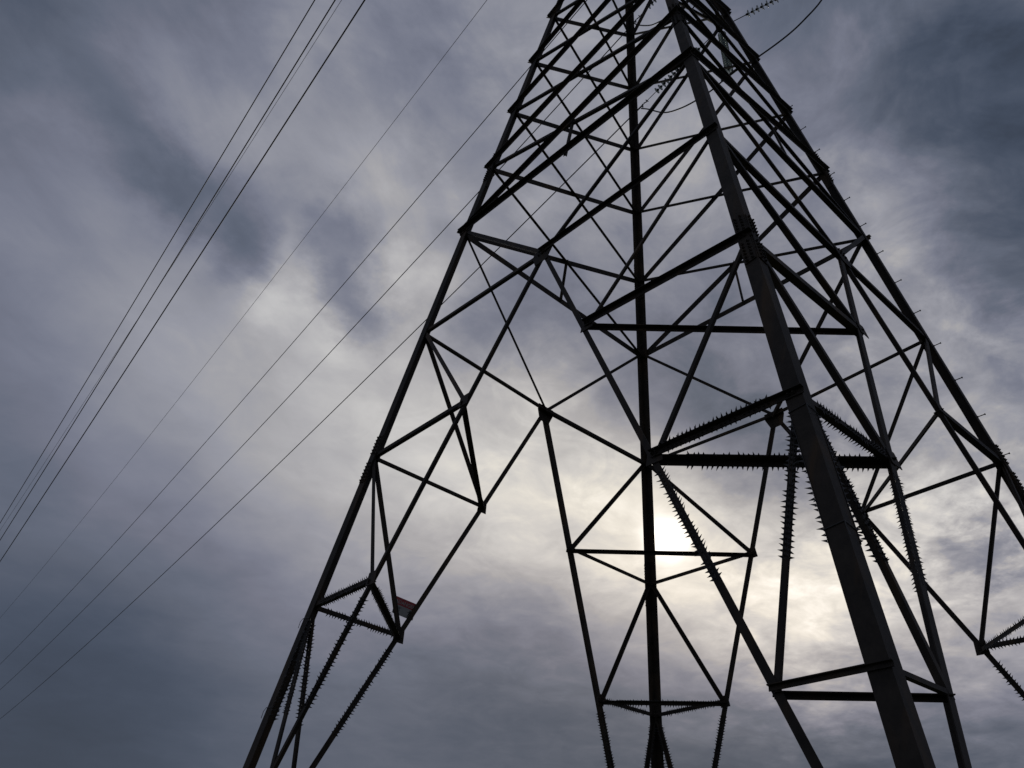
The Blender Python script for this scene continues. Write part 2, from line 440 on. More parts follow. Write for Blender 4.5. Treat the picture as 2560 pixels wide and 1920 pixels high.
# ------------------------------------------------------------------ helpers
def link(o, parent=None):
    sc.collection.objects.link(o)
    if parent: o.parent = parent
    return o
def mesh_obj(name, bm, mat, parent=None, smooth=False):
    me = bpy.data.meshes.new(name)
    bm.normal_update()
    bm.to_mesh(me); bm.free()
    me.materials.append(mat)
    if smooth:
        for p in me.polygons: p.use_smooth = True
    return link(bpy.data.objects.new(name, me), parent)
def tag(o, label=None, cat=None, group=None, kind=None):
    if label: o['label'] = label
    if cat: o['category'] = cat
    if group: o['group'] = group
    if kind: o['kind'] = kind
    return o
def empty(name, loc=(0, 0, 0)):
    o = bpy.data.objects.new(name, None); o.location = loc
    return link(o)
def material(name, base, rough=0.6, metal=0.0, var=0.35, scale=6.0, bump=0.1, stain=None, transmission=0.0):
    m = bpy.data.materials.new(name); m.use_nodes = True
    t = m.node_tree; b = t.nodes['Principled BSDF']
    b.inputs['Roughness'].default_value = rough
    b.inputs['Metallic'].default_value = metal
    if transmission: b.inputs['Transmission Weight'].default_value = transmission
    co = t.nodes.new('ShaderNodeTexCoord')
    n1 = t.nodes.new('ShaderNodeTexNoise'); n1.inputs['Scale'].default_value = scale; n1.inputs['Detail'].default_value = 6; n1.inputs['Roughness'].default_value = 0.65
    t.links.new(co.outputs['Object'], n1.inputs['Vector'])
    r = t.nodes.new('ShaderNodeValToRGB')
    r.color_ramp.elements[0].position = 0.3; r.color_ramp.elements[1].position = 0.7
    r.color_ramp.elements[0].color = (*[c*(1-var) for c in base], 1)
    r.color_ramp.elements[1].color = (*[c*(1+var) for c in base], 1)
    t.links.new(n1.outputs['Fac'], r.inputs[0])
    col = r.outputs['Color']
    if stain:
        n2 = t.nodes.new('ShaderNodeTexNoise'); n2.inputs['Scale'].default_value = 2.2; n2.inputs['Detail'].default_value = 8; n2.inputs['Distortion'].default_value = 0.6
        mp = t.nodes.new('ShaderNodeMapping'); mp.inputs['Scale'].default_value = (1.6, 1.6, 0.35)      # stains run downwards
        t.links.new(co.outputs['Object'], mp.inputs['Vector']); t.links.new(mp.outputs['Vector'], n2.inputs['Vector'])
        r2 = t.nodes.new('ShaderNodeValToRGB'); r2.color_ramp.elements[0].position = 0.5; r2.color_ramp.elements[1].position = 0.68
        t.links.new(n2.outputs['Fac'], r2.inputs[0])
        mx = t.nodes.new('ShaderNodeMix'); mx.data_type = 'RGBA'
        t.links.new(r2.outputs['Color'], mx.inputs['Factor'])
        t.links.new(col, mx.inputs['A']); mx.inputs['B'].default_value = (*stain, 1)
        col = mx.outputs['Result']
    t.links.new(col, b.inputs['Base Color'])
    if bump:
        bp = t.nodes.new('ShaderNodeBump'); bp.inputs['Strength'].default_value = bump; bp.inputs['Distance'].default_value = 0.01
        t.links.new(n1.outputs['Fac'], bp.inputs['Height']); t.links.new(bp.outputs['Normal'], b.inputs['Normal'])
    return m
STEEL = material('weathered_steel', (0.032, 0.026, 0.020), 0.7, 0.0, 0.5, 4.0, 0.3, stain=(0.062, 0.040, 0.022))
# dull zinc that differs a little from bar to bar
_st = STEEL.node_tree; _b = _st.nodes['Principled BSDF']
_oi = _st.nodes.new('ShaderNodeObjectInfo'); _mr0 = _st.nodes.new('ShaderNodeMapRange')
_mr0.inputs['To Min'].default_value = 0.65; _mr0.inputs['To Max'].default_value = 1.35
_st.links.new(_oi.outputs['Random'], _mr0.inputs['Value'])
_vs = _st.nodes.new('ShaderNodeVectorMath'); _vs.operation = 'SCALE'
_st.links.new(_b.inputs['Base Color'].links[0].from_socket, _vs.inputs[0]); _st.links.new(_mr0.outputs['Result'], _vs.inputs['Scale'])
_st.links.new(_vs.outputs[0], _b.inputs['Base Color'])
_b.inputs['Specular IOR Level'].default_value = 0.25
SPIKE = material('dull_spike_steel', (0.02, 0.019, 0.018), 0.6, 0.0, 0.3, 20.0, 0.0)
WIRE = material('aluminium_conductor', (0.025, 0.025, 0.028), 0.5, 0.0, 0.2, 4.0, 0.0)
GLASS = bpy.data.materials.new('insulator_glass'); GLASS.use_nodes = True
_t = GLASS.node_tree; _t.nodes.clear()
_tr = _t.nodes.new('ShaderNodeBsdfTransparent'); _tr.inputs['Color'].default_value = (0.80, 0.84, 0.82, 1)
_tl = _t.nodes.new('ShaderNodeBsdfTranslucent'); _tl.inputs['Color'].default_value = (0.55, 0.60, 0.57, 1)
_gl = _t.nodes.new('ShaderNodeBsdfGlossy'); _gl.inputs['Roughness'].default_value = 0.1
_fr = _t.nodes.new('ShaderNodeFresnel'); _fr.inputs['IOR'].default_value = 1.5
_nz = _t.nodes.new('ShaderNodeTexNoise'); _nz.inputs['Scale'].default_value = 9.0
_mr = _t.nodes.new('ShaderNodeMapRange'); _mr.inputs['To Min'].default_value = 0.40; _mr.inputs['To Max'].default_value = 0.62
_m1 = _t.nodes.new('ShaderNodeMixShader'); _m2 = _t.nodes.new('ShaderNodeMixShader'); _mo = _t.nodes.new('ShaderNodeOutputMaterial')
_t.links.new(_nz.outputs['Fac'], _mr.inputs['Value']); _t.links.new(_mr.outputs['Result'], _m1.inputs[0])
_t.links.new(_tr.outputs[0], _m1.inputs[1]); _t.links.new(_tl.outputs[0], _m1.inputs[2])
_t.links.new(_fr.outputs[0], _m2.inputs[0]); _t.links.new(_m1.outputs[0], _m2.inputs[1]); _t.links.new(_gl.outputs[0], _m2.inputs[2])
_t.links.new(_m2.outputs[0], _mo.inputs['Surface'])
CAP = material('insulator_cap_metal', (0.03, 0.03, 0.03), 0.5, 0.0, 0.2, 20.0, 0.0)
RED = material('sign_red', (0.36, 0.03, 0.035), 0.5, 0.0, 0.12, 12.0, 0.0)
WHITE = material('sign_white', (0.30, 0.30, 0.29), 0.5, 0.0, 0.08, 12.0, 0.0)
INK = material('sign_ink', (0.03, 0.03, 0.03), 0.5, 0.0, 0.1, 12.0, 0.0)
CONC = material('footing_concrete', (0.30, 0.29, 0.27), 0.9, 0.0, 0.2, 9.0, 0.3)
GRASS = material('field_grass', (0.045, 0.055, 0.022), 0.95, 0.0, 0.5, 1.3, 0.4, stain=(0.075, 0.06, 0.035))

def prism(bm, prof, P0, P1, ax, ay):
    """extrude the closed outline prof (2-D, along ax/ay) from P0 to P1"""
    a = [bm.verts.new(P0 + ax*x + ay*y) for x, y in prof]
    b = [bm.verts.new(P1 + ax*x + ay*y) for x, y in prof]
    n = len(prof)
    for i in range(n):
        bm.faces.new((a[i], a[(i+1) % n], b[(i+1) % n], b[i]))
    # caps as triangles/quads of the L outline
    if n == 6:
        bm.faces.new((a[0], a[3], a[2], a[1])); bm.faces.new((a[0], a[5], a[4], a[3]))
        bm.faces.new((b[0], b[1], b[2], b[3])); bm.faces.new((b[0], b[3], b[4], b[5]))
    else:
        bm.faces.new(list(reversed(a))); bm.faces.new(b)
def angle_prof(w1, w2, t, s1=1, s2=1):
    """L outline with its heel at the origin"""
    p = [(0, 0), (w1*s1, 0), (w1*s1, t*s2), (t*s1, t*s2), (t*s1, w2*s2), (0, w2*s2)]
    return p
def cyl(bm, P0, P1, r, n=8, r1=None):
    P0 = Vector(P0); P1 = Vector(P1); r1 = r if r1 is None else r1
    d = (P1-P0).normalized()
    a = d.orthogonal().normalized(); b = d.cross(a)
    A = []; B = []
    for i in range(n):
        c, s = math.cos(2*math.pi*i/n), math.sin(2*math.pi*i/n)
        A.append(bm.verts.new(P0+(a*c+b*s)*r)); B.append(bm.verts.new(P1+(a*c+b*s)*r1))
    for i in range(n):
        bm.faces.new((A[i], A[(i+1) % n], B[(i+1) % n], B[i]))
    bm.faces.new(list(reversed(A))); bm.faces.new(B)
def tube(bm, pts, r, n=8):
    pts = [Vector(p) for p in pts]
    rings = []
    up = Vector((0, 0, 1))
    for i, p in enumerate(pts):
        d = (pts[min(i+1, len(pts)-1)]-pts[max(i-1, 0)]).normalized()
        a = d.cross(up)
        if a.length < 1e-3: a = d.cross(Vector((1, 0, 0)))
        a.normalize(); b = d.cross(a)
        rings.append([bm.verts.new(p+(a*math.cos(2*math.pi*j/n)+b*math.sin(2*math.pi*j/n))*r) for j in range(n)])
    for q, s in zip(rings, rings[1:]):
        for j in range(n):
            bm.faces.new((q[j], q[(j+1) % n], s[(j+1) % n], s[j]))
    bm.faces.new(list(reversed(rings[0]))); bm.faces.new(rings[-1])
def box(bm, c, ax, ay, az, sx, sy, sz):
    c = Vector(c)
    prof = [(-sx/2, -sy/2), (sx/2, -sy/2), (sx/2, sy/2), (-sx/2, sy/2)]
    prism(bm, prof, c-az*(sz/2), c+az*(sz/2), ax, ay)
def lathe(bm, P, axis, prof, n=20):
    axis = axis.normalized(); a = axis.orthogonal().normalized(); b = axis.cross(a)
    rings = []
    for (r, h) in prof:
        rings.append([bm.verts.new(P+axis*h+(a*math.cos(2*math.pi*j/n)+b*math.sin(2*math.pi*j/n))*r) for j in range(n)])
    for q, s in zip(rings, rings[1:]):
        for j in range(n):
            bm.faces.new((q[j], q[(j+1) % n], s[(j+1) % n], s[j]))
    bm.faces.new(list(reversed(rings[0]))); bm.faces.new(rings[-1])

# ------------------------------------------------------------------ the ground
bm = bmesh.new()
bmesh.ops.create_grid(bm, x_segments=60, y_segments=60, size=2500)
for v in bm.verts:
    d = v.co.length
    v.co.z = 0 if d < 60 else 0.012*(d-60)*(math.sin(v.co.x*.004+1)+math.sin(v.co.y*.005))*.5
tag(mesh_obj('ground', bm, GRASS), kind='structure')

# ------------------------------------------------------------------ the lattice tower
KK = 0.15888                      # half width lost per metre of height
AP = 36.4271                     # height at which the four legs would meet
ZL = {'X5': 27.028, 'X4': 24.822, 'X3': 22.506, 'X2': 20.234, 'X1': 17.96, 'V': 15.689, 'U': 12.68, 'T': 9.668, 'S': 6.653, 'S2': 3.629, 'X6': 29.178, 'X7': 31.178}
SG = {'N': (-1, -1), 'L': (-1, 1), 'F': (1, 1), 'R': (1, -1)}
NR = {'LN': (-1, 0), 'LF': (0, 1), 'RF': (1, 0), 'NR': (0, -1)}
def hw(z): return KK*(AP-z)
def legp(l, z): return Vector((SG[l][0]*hw(z), SG[l][1]*hw(z), z))
def fnorm(f): return Vector((NR[f][0], NR[f][1], KK)).normalized()
tower = empty('transmission_tower')
tag(tower, 'dark steel lattice transmission tower on four spread legs, filling the right of the view', 'pylon')
Z_TOP = ZL['X6'] + 0.3
CAGE = 1.14                     # half width of the straight body above the taper
Z_CAGE = AP - CAGE/KK
Z_PEAK = 46.0
LEG_W = 0.20; LEG_T = 0.018
GX, GZ = 6.4, 4.8               # anti-climb guards run between these heights on the steep members

def spikes(bm, P0, P1, dirs, pitch=0.058, L=0.05, base=0.03, skip=0.0):
    """rows of flat pointed teeth; dirs = list of (offset from the axis, direction the teeth point)"""
    d = (P1-P0); n = int(d.length/pitch); u = d.normalized()
    for off, tw in dirs:
        tw = tw.normalized()
        side = u.cross(tw).normalized()
        A = P0+off; B = P1+off
        box(bm, (A+B)/2 - tw*0.004, side, tw, u, 0.012, 0.006, d.length)      # the strip the teeth are cut from
        for i in range(n):
            if random.random() < 0.09: continue
            t = (i+0.5+random.uniform(-.08, .08))/n
            c = P0+d*t+off
            k_ = L*random.uniform(.65, 1.2)
            tip = c+tw*k_+u*random.uniform(-.5, .0)*k_+side*random.uniform(-.3, .3)*k_
            th = 0.003
            q = [bm.verts.new(c-u*base/2-side*th), bm.verts.new(c+u*base/2-side*th), bm.verts.new(c+u*base/2+side*th), bm.verts.new(c-u*base/2+side*th)]
            tv = bm.verts.new(tip)
            for a, b in ((0, 1), (1, 2), (2, 3), (3, 0)): bm.faces.new((q[a], q[b], tv))
            bm.faces.new((q[3], q[2], q[1], q[0]))
def bolts(bm, c, n, u, v, nu, nv, pu, pv, r=0.014, h=0.036):
    for i in range(nu):
        for j in range(nv):
            p = c+u*(i-(nu-1)/2)*pu+v*(j-(nv-1)/2)*pv
            cyl(bm, p, p+n*0.02, r*1.55, 6); cyl(bm, p+n*0.02, p+n*h, r*.8, 6)

legs_ob = {}
for l in 'NLFR':
    sx, sy = SG[l]
    bm = bmesh.new()
    A = legp(l, 0.35); B = legp(l, Z_CAGE)
    prism(bm, angle_prof(LEG_W, LEG_W, LEG_T), A, B, Vector((-sx, 0, 0)), Vector((0, -sy, 0)))
    prism(bm, angle_prof(.16, .16, .014), B, Vector((sx*CAGE, sy*CAGE, Z_PEAK-3)), Vector((-sx, 0, 0)), Vector((0, -sy, 0)))
    lo = mesh_obj('leg', bm, STEEL, tower); legs_ob[l] = lo
    u = (B-A).normalized()
    # bolted splices: cover plates with rows of bolts on both flanges
    for zs in (ZL['X1']+.02, ZL['T']-.1):
        bm = bmesh.new()
        for ax, nn in ((Vector((-sx, 0, 0)), Vector((0, sy, 0))), (Vector((0, -sy, 0)), Vector((sx, 0, 0)))):
            c = legp(l, zs)+ax*(LEG_W*.52)
            e2 = u.cross(nn).normalized()
            n2 = e2.cross(u).normalized()
            if n2.dot(nn) < 0: n2 = -n2
            box(bm, c+n2*.008, e2, n2, u, LEG_W*.86, 0.014, 1.05)
            for s in (-1, 1):
                bolts(bm, c+u*s*.30+n2*.015, n2, u, e2, 6, 2, .075, .085)
            box(bm, c-n2*(LEG_T+.010), e2, n2, u, LEG_W*.80, 0.014, 1.15)
        mesh_obj('splice_plate', bm, STEEL, lo)
    # anti-climb strips along both flange edges
    bm = bmesh.new()
    P0 = legp(l, GX); P1 = legp(l, GZ)
    ex, ey = Vector((-sx, 0, 0)), Vector((0, -sy, 0))
    spikes(bm, P0, P1, [(ex*LEG_W - ey*.004, (ex-ey*.35)), (ey*LEG_W-ex*.004, (ey-ex*.35)), (ex*(LEG_W-.01)+ey*.02, (ex+ey*.5)), (ey*(LEG_W-.01)+ex*.02, (ey+ex*.5))], 0.066, 0.058, 0.032)
    mesh_obj('spike_guard', bm, SPIKE, lo)
    # tie wires wrapped round the leg
    for zt in (6.45, 4.98):
        bm = bmesh.new()
        c = legp(l, zt); o = .007
        pts = [c+ex*(LEG_W+o)-ey*o-u*.03, c-ex*o-ey*o, c+ey*(LEG_W+o)-ex*o-u*.03]
        tube(bm, [c+ex*(LEG_W+o)+ey*.03-u*.03]+pts+[c+ey*(LEG_W+o)+ex*.03-u*.03], .006, 6)
        tube(bm, [c-ex*(o+.002)-ey*(o+.004), c-ex*.03-ey*.015-u*.06, c-ex*.02-ey*.02-u*.17], .005, 5)
        mesh_obj('tie_wire', bm, CAP, lo)
    # concrete pier
    bm = bmesh.new()
    b = legp(l, 0.4)+Vector((-sx*.08, -sy*.08, 0))
    prof = [(-.45, -.38), (-.38, -.45), (.38, -.45), (.45, -.38), (.45, .38), (.38, .45), (-.38, .45), (-.45, .38)]
    prism(bm, prof, Vector((b.x, b.y, -.6)), Vector((b.x, b.y, .36)), Vector((1, 0, 0)), Vector((0, 1, 0)))
    mesh_obj('footing', bm, CONC, tower)
# step bolts up the right-hand leg, alternating between its two faces
u = (legp('R', 20)-legp('R', 5)).normalized()
zz = 20.3
side = 0
n_step = 0
while zz > 4.0:
    bm = bmesh.new()
    d = Vector((0, -1, 0)) if side == 0 else Vector((1, 0, 0))
    inw = Vector((-1, 0, 0)) if side == 0 else Vector((0, 1, 0))
    p = legp('R', zz)+inw*.06
    cyl(bm, p-d*.03, p+d*.135, .0095, 8); cyl(bm, p+d*.135, p+d*.150, .018, 8); cyl(bm, p+d*.001, p+d*.014, .02, 6)
    mesh_obj('step_bolt', bm, STEEL, legs_ob['R'])
    side = 1-side
    zz -= .435
    n_step += 1

# member table: kind, face, start, end, flange width, side, role
BARS = [
('cross_brace','LN',(-3.286,3.196,15.744),(-2.934,-2.844,17.96),0.118,'ou','X'),
('cross_brace','LN',(-3.292,-3.202,15.709),(-2.921,2.831,18.045),0.085,'in','X'),
('cross_brace','LN',(-2.921,2.831,18.045),(-2.573,-2.483,20.234),0.118,'ou','X'),
('cross_brace','LN',(-2.934,-2.844,17.96),(-2.567,2.477,20.269),0.085,'in','X'),
('cross_brace','LN',(-2.567,2.477,20.269),(-2.212,-2.122,22.506),0.118,'ou','X'),
('cross_brace','LN',(-2.573,-2.483,20.234),(-2.21,2.12,22.516),0.085,'in','X'),
('cross_brace','LN',(-2.21,2.12,22.516),(-1.844,-1.754,24.822),0.118,'ou','X'),
('cross_brace','LN',(-2.212,-2.122,22.506),(-1.853,1.763,24.767),0.085,'in','X'),
('cross_brace','LN',(-1.853,1.763,24.767),(-1.493,-1.403,27.028),0.118,'ou','X'),
('cross_brace','LN',(-1.844,-1.754,24.822),(-1.493,1.403,27.028),0.085,'in','X'),
('cross_brace','LN',(-1.493,1.403,27.028),(-1.152,-1.062,29.178),0.118,'ou','X'),
('cross_brace','LN',(-1.493,-1.403,27.028),(-1.152,1.062,29.178),0.085,'in','X'),
('cross_brace','LN',(-1.152,1.062,29.178),(-0.834,-0.744,31.178),0.118,'ou','X'),
('cross_brace','LN',(-1.152,-1.062,29.178),(-0.834,0.744,31.178),0.085,'in','X'),
('horizontal_beam','LN',(-3.286,3.196,15.744),(-3.292,-3.202,15.709),0.125,'ou','V'),
('hanger','LN',(-3.097,-0.043,16.932),(-3.289,-0.003,15.726),0.06,'in','H'),
('knee_brace','LN',(-3.286,3.196,15.744),(-3.802,0.07,12.571),0.078,'in','K'),
('horizontal_beam','LN',(-3.765,3.675,12.73),(-3.802,0.07,12.571),0.08,'in','U'),
('main_brace','LN',(-3.802,0.07,12.571),(-5.681,5.73,0.75),0.07,'in','M'),
('strut','LN',(-3.765,3.675,12.73),(-4.261,1.496,9.682),0.085,'in','rU'),
('strut','LN',(-4.253,4.163,9.658),(-4.261,1.496,9.682),0.085,'in','hT'),
('strut','LN',(-4.253,4.163,9.658),(-4.738,2.889,6.683),0.085,'in','rT'),
('strut','LN',(-4.727,4.637,6.678),(-4.738,2.889,6.683),0.085,'in','hS'),
('strut','LN',(-4.727,4.637,6.678),(-5.211,4.2,3.629),0.085,'in','rS'),
('strut','LN',(-5.211,5.121,3.629),(-5.211,4.2,3.629),0.085,'in','hS2'),
('knee_brace','LN',(-3.292,-3.202,15.709),(-3.802,0.07,12.571),0.065,'in','K'),
('horizontal_beam','LN',(-3.779,-3.689,12.64),(-3.802,0.07,12.571),0.09,'ou','U'),
('main_brace','LN',(-3.802,0.07,12.571),(-5.681,-5.582,0.75),0.085,'in','M'),
('strut','LN',(-3.779,-3.689,12.64),(-4.251,-1.371,9.748),0.05,'in','rU'),
('strut','LN',(-4.263,-4.173,9.598),(-4.251,-1.371,9.748),0.095,'ou','hT'),
('strut','LN',(-4.263,-4.173,9.598),(-4.743,-2.808,6.649),0.06,'in','rT'),
('strut','LN',(-4.733,-4.643,6.638),(-4.743,-2.808,6.649),0.08,'ou','hS'),
('strut','LN',(-4.733,-4.643,6.638),(-5.223,-4.205,3.629),0.055,'in','rS'),
('strut','LN',(-5.21,-5.12,3.634),(-5.223,-4.205,3.629),0.05,'ou','hS2'),
('cross_brace','LF',(-3.196,3.286,15.744),(2.843,2.933,17.97),0.14,'ou','X'),
('cross_brace','LF',(3.204,3.294,15.694),(-2.831,2.921,18.045),0.09,'in','X'),
('cross_brace','LF',(-2.831,2.921,18.045),(2.48,2.57,20.249),0.14,'ou','X'),
('cross_brace','LF',(2.843,2.933,17.97),(-2.477,2.567,20.269),0.09,'in','X'),
('cross_brace','LF',(-2.477,2.567,20.269),(2.123,2.213,22.501),0.14,'ou','X'),
('cross_brace','LF',(2.48,2.57,20.249),(-2.12,2.21,22.516),0.09,'in','X'),
('cross_brace','LF',(-2.12,2.21,22.516),(1.747,1.837,24.862),0.14,'ou','X'),
('cross_brace','LF',(2.123,2.213,22.501),(-1.763,1.853,24.767),0.09,'in','X'),
('cross_brace','LF',(-1.763,1.853,24.767),(1.403,1.493,27.028),0.14,'ou','X'),
('cross_brace','LF',(1.747,1.837,24.862),(-1.403,1.493,27.028),0.09,'in','X'),
('cross_brace','LF',(-1.403,1.493,27.028),(1.062,1.152,29.178),0.14,'ou','X'),
('cross_brace','LF',(1.403,1.493,27.028),(-1.062,1.152,29.178),0.09,'in','X'),
('cross_brace','LF',(-1.062,1.152,29.178),(0.744,0.834,31.178),0.14,'ou','X'),
('cross_brace','LF',(1.062,1.152,29.178),(-0.744,0.834,31.178),0.09,'in','X'),
('horizontal_beam','LF',(-3.196,3.286,15.744),(3.204,3.294,15.694),0.15,'ou','V'),
('hanger','LF',(0.026,3.097,16.932),(0.004,3.29,15.719),0.06,'in','H'),
('knee_brace','LF',(-3.196,3.286,15.744),(0.052,3.802,12.571),0.065,'in','K'),
('horizontal_beam','LF',(-3.675,3.765,12.73),(0.052,3.802,12.571),0.1,'in','U'),
('main_brace','LF',(0.052,3.802,12.571),(-5.597,5.681,0.75),0.1,'ol','M'),
('strut','LF',(-3.675,3.765,12.73),(-1.352,4.264,9.664),0.12,'in','rU'),
('strut','LF',(-4.163,4.253,9.658),(-1.352,4.264,9.664),0.085,'in','hT'),
('strut','LF',(-4.163,4.253,9.658),(-2.778,4.743,6.649),0.11,'in','rT'),
('strut','LF',(-4.637,4.727,6.678),(-2.778,4.743,6.649),0.085,'in','hS'),
('strut','LF',(-4.637,4.727,6.678),(-4.2,5.211,3.629),0.085,'in','rS'),
('strut','LF',(-5.121,5.211,3.629),(-4.2,5.211,3.629),0.085,'in','hS2'),
('knee_brace','LF',(3.204,3.294,15.694),(0.052,3.802,12.571),0.07,'in','K'),
('horizontal_beam','LF',(3.689,3.779,12.64),(0.052,3.802,12.571),0.135,'in','U'),
('main_brace','LF',(0.052,3.802,12.571),(5.555,5.681,0.75),0.11,'ol','M'),
('strut','LF',(3.689,3.779,12.64),(1.369,4.271,9.624),0.085,'in','rU'),
('strut','LF',(4.17,4.26,9.613),(1.369,4.271,9.624),0.085,'in','hT'),
('strut','LF',(4.17,4.26,9.613),(2.814,4.745,6.638),0.085,'in','rT'),
('strut','LF',(4.64,4.73,6.658),(2.814,4.745,6.638),0.085,'in','hS'),
('strut','LF',(4.64,4.73,6.658),(4.2,5.211,3.629),0.085,'in','rS'),
('strut','LF',(5.121,5.211,3.629),(4.2,5.211,3.629),0.085,'in','hS2'),
('cross_brace','RF',(3.294,3.204,15.694),(2.946,-2.856,17.885),0.15,'ou','X'),
('cross_brace','RF',(3.303,-3.213,15.639),(2.933,2.843,17.97),0.08,'in','X'),
('cross_brace','RF',(2.933,2.843,17.97),(2.58,-2.49,20.189),0.15,'ou','X'),
('cross_brace','RF',(2.946,-2.856,17.885),(2.57,2.48,20.249),0.08,'in','X'),
('cross_brace','RF',(2.57,2.48,20.249),(2.212,-2.122,22.506),0.15,'ou','X'),
('cross_brace','RF',(2.58,-2.49,20.189),(2.213,2.123,22.501),0.08,'in','X'),
('cross_brace','RF',(2.213,2.123,22.501),(1.844,-1.754,24.822),0.15,'ou','X'),
('cross_brace','RF',(2.212,-2.122,22.506),(1.837,1.747,24.862),0.08,'in','X'),
('cross_brace','RF',(1.837,1.747,24.862),(1.493,-1.403,27.028),0.15,'ou','X'),
('cross_brace','RF',(1.844,-1.754,24.822),(1.493,1.403,27.028),0.08,'in','X'),
('cross_brace','RF',(1.493,1.403,27.028),(1.152,-1.062,29.178),0.15,'ou','X'),
('cross_brace','RF',(1.493,-1.403,27.028),(1.152,1.062,29.178),0.08,'in','X'),
('cross_brace','RF',(1.152,1.062,29.178),(0.834,-0.744,31.178),0.15,'ou','X'),
('cross_brace','RF',(1.152,-1.062,29.178),(0.834,0.744,31.178),0.08,'in','X'),
('horizontal_beam','RF',(3.303,-3.213,15.639),(3.294,3.204,15.694),0.13,'ou','V'),
('hanger','RF',(3.108,-0.031,16.863),(3.299,-0.004,15.666),0.06,'in','H'),
('knee_brace','RF',(3.303,-3.213,15.639),(3.814,-0.024,12.5),0.11,'in','K'),
('horizontal_beam','RF',(3.771,-3.681,12.69),(3.814,-0.024,12.5),0.08,'in','U'),
('main_brace','RF',(3.814,-0.024,12.5),(5.681,-5.5,0.75),0.095,'ol','M'),
('strut','RF',(3.771,-3.681,12.69),(4.261,-1.346,9.686),0.085,'in','rU'),
('strut','RF',(4.237,-4.147,9.758),(4.261,-1.346,9.686),0.085,'in','hT'),
('strut','RF',(4.237,-4.147,9.758),(4.735,-2.726,6.703),0.085,'in','rT'),
('strut','RF',(4.731,-4.641,6.653),(4.735,-2.726,6.703),0.085,'in','hS'),
('strut','RF',(4.731,-4.641,6.653),(5.211,-4.2,3.629),0.085,'in','rS'),
('strut','RF',(5.211,-5.121,3.629),(5.211,-4.2,3.629),0.085,'in','hS2'),
('knee_brace','RF',(3.294,3.204,15.694),(3.814,-0.024,12.5),0.075,'in','K'),
('horizontal_beam','RF',(3.779,3.689,12.64),(3.814,-0.024,12.5),0.085,'in','U'),
('main_brace','RF',(3.814,-0.024,12.5),(5.681,5.636,0.75),0.085,'ol','M'),
('strut','RF',(3.779,3.689,12.64),(4.275,1.327,9.597),0.085,'in','rU'),
('strut','RF',(4.26,4.17,9.613),(4.275,1.327,9.597),0.085,'in','hT'),
('strut','RF',(4.26,4.17,9.613),(4.74,2.785,6.669),0.085,'in','rT'),
('strut','RF',(4.73,4.64,6.658),(4.74,2.785,6.669),0.085,'in','hS'),
('strut','RF',(4.73,4.64,6.658),(5.211,4.2,3.629),0.085,'in','rS'),
('strut','RF',(5.211,5.121,3.629),(5.211,4.2,3.629),0.085,'in','hS2'),
('cross_brace','NR',(-3.202,-3.292,15.709),(2.856,-2.946,17.885),0.115,'ou','X'),
('cross_brace','NR',(3.213,-3.303,15.639),(-2.844,-2.934,17.96),0.085,'in','X'),
('cross_brace','NR',(-2.844,-2.934,17.96),(2.49,-2.58,20.189),0.115,'ou','X'),
('cross_brace','NR',(2.856,-2.946,17.885),(-2.483,-2.573,20.234),0.085,'in','X'),
('cross_brace','NR',(-2.483,-2.573,20.234),(2.122,-2.212,22.506),0.115,'ou','X'),
('cross_brace','NR',(2.49,-2.58,20.189),(-2.122,-2.212,22.506),0.085,'in','X'),
('cross_brace','NR',(-2.122,-2.212,22.506),(1.754,-1.844,24.822),0.115,'ou','X'),
('cross_brace','NR',(2.122,-2.212,22.506),(-1.754,-1.844,24.822),0.085,'in','X'),
('cross_brace','NR',(-1.754,-1.844,24.822),(1.403,-1.493,27.028),0.115,'ou','X'),
('cross_brace','NR',(1.754,-1.844,24.822),(-1.403,-1.493,27.028),0.085,'in','X'),
('cross_brace','NR',(-1.403,-1.493,27.028),(1.062,-1.152,29.178),0.115,'ou','X'),
('cross_brace','NR',(1.403,-1.493,27.028),(-1.062,-1.152,29.178),0.085,'in','X'),
('cross_brace','NR',(-1.062,-1.152,29.178),(0.744,-0.834,31.178),0.115,'ou','X'),
('cross_brace','NR',(1.062,-1.152,29.178),(-0.744,-0.834,31.178),0.085,'in','X'),
('horizontal_beam','NR',(-3.202,-3.292,15.709),(3.213,-3.303,15.639),0.13,'in','V'),
('hanger','NR',(0.015,-3.108,16.864),(0.006,-3.297,15.674),0.06,'in','H'),
('knee_brace','NR',(-3.202,-3.292,15.709),(0.04,-3.81,12.525),0.075,'in','K'),
('horizontal_beam','NR',(-3.689,-3.779,12.64),(0.04,-3.81,12.525),0.115,'in','U'),
('main_brace','NR',(0.04,-3.81,12.525),(-5.509,-5.681,0.75),0.115,'in','M'),
('strut','NR',(-3.689,-3.779,12.64),(-1.169,-4.241,9.809),0.11,'in','rU'),
('strut','NR',(-4.173,-4.263,9.598),(-1.169,-4.241,9.809),0.13,'in','hT'),
('strut','NR',(-4.173,-4.263,9.598),(-2.678,-4.734,6.71),0.1,'in','rT'),
('strut','NR',(-4.643,-4.733,6.638),(-2.678,-4.734,6.71),0.085,'in','hS'),
('strut','NR',(-4.643,-4.733,6.638),(-4.14,-5.219,3.655),0.08,'in','rS'),
('strut','NR',(-5.12,-5.21,3.634),(-4.14,-5.219,3.655),0.05,'in','hS2'),
('knee_brace','NR',(3.213,-3.303,15.639),(0.04,-3.81,12.525),0.1,'in','K'),
('horizontal_beam','NR',(3.681,-3.771,12.69),(0.04,-3.81,12.525),0.11,'in','U'),
('main_brace','NR',(0.04,-3.81,12.525),(4.714,-5.681,0.75),0.09,'in','M'),
('strut','NR',(3.681,-3.771,12.69),(1.232,-4.287,9.522),0.1,'in','rU'),
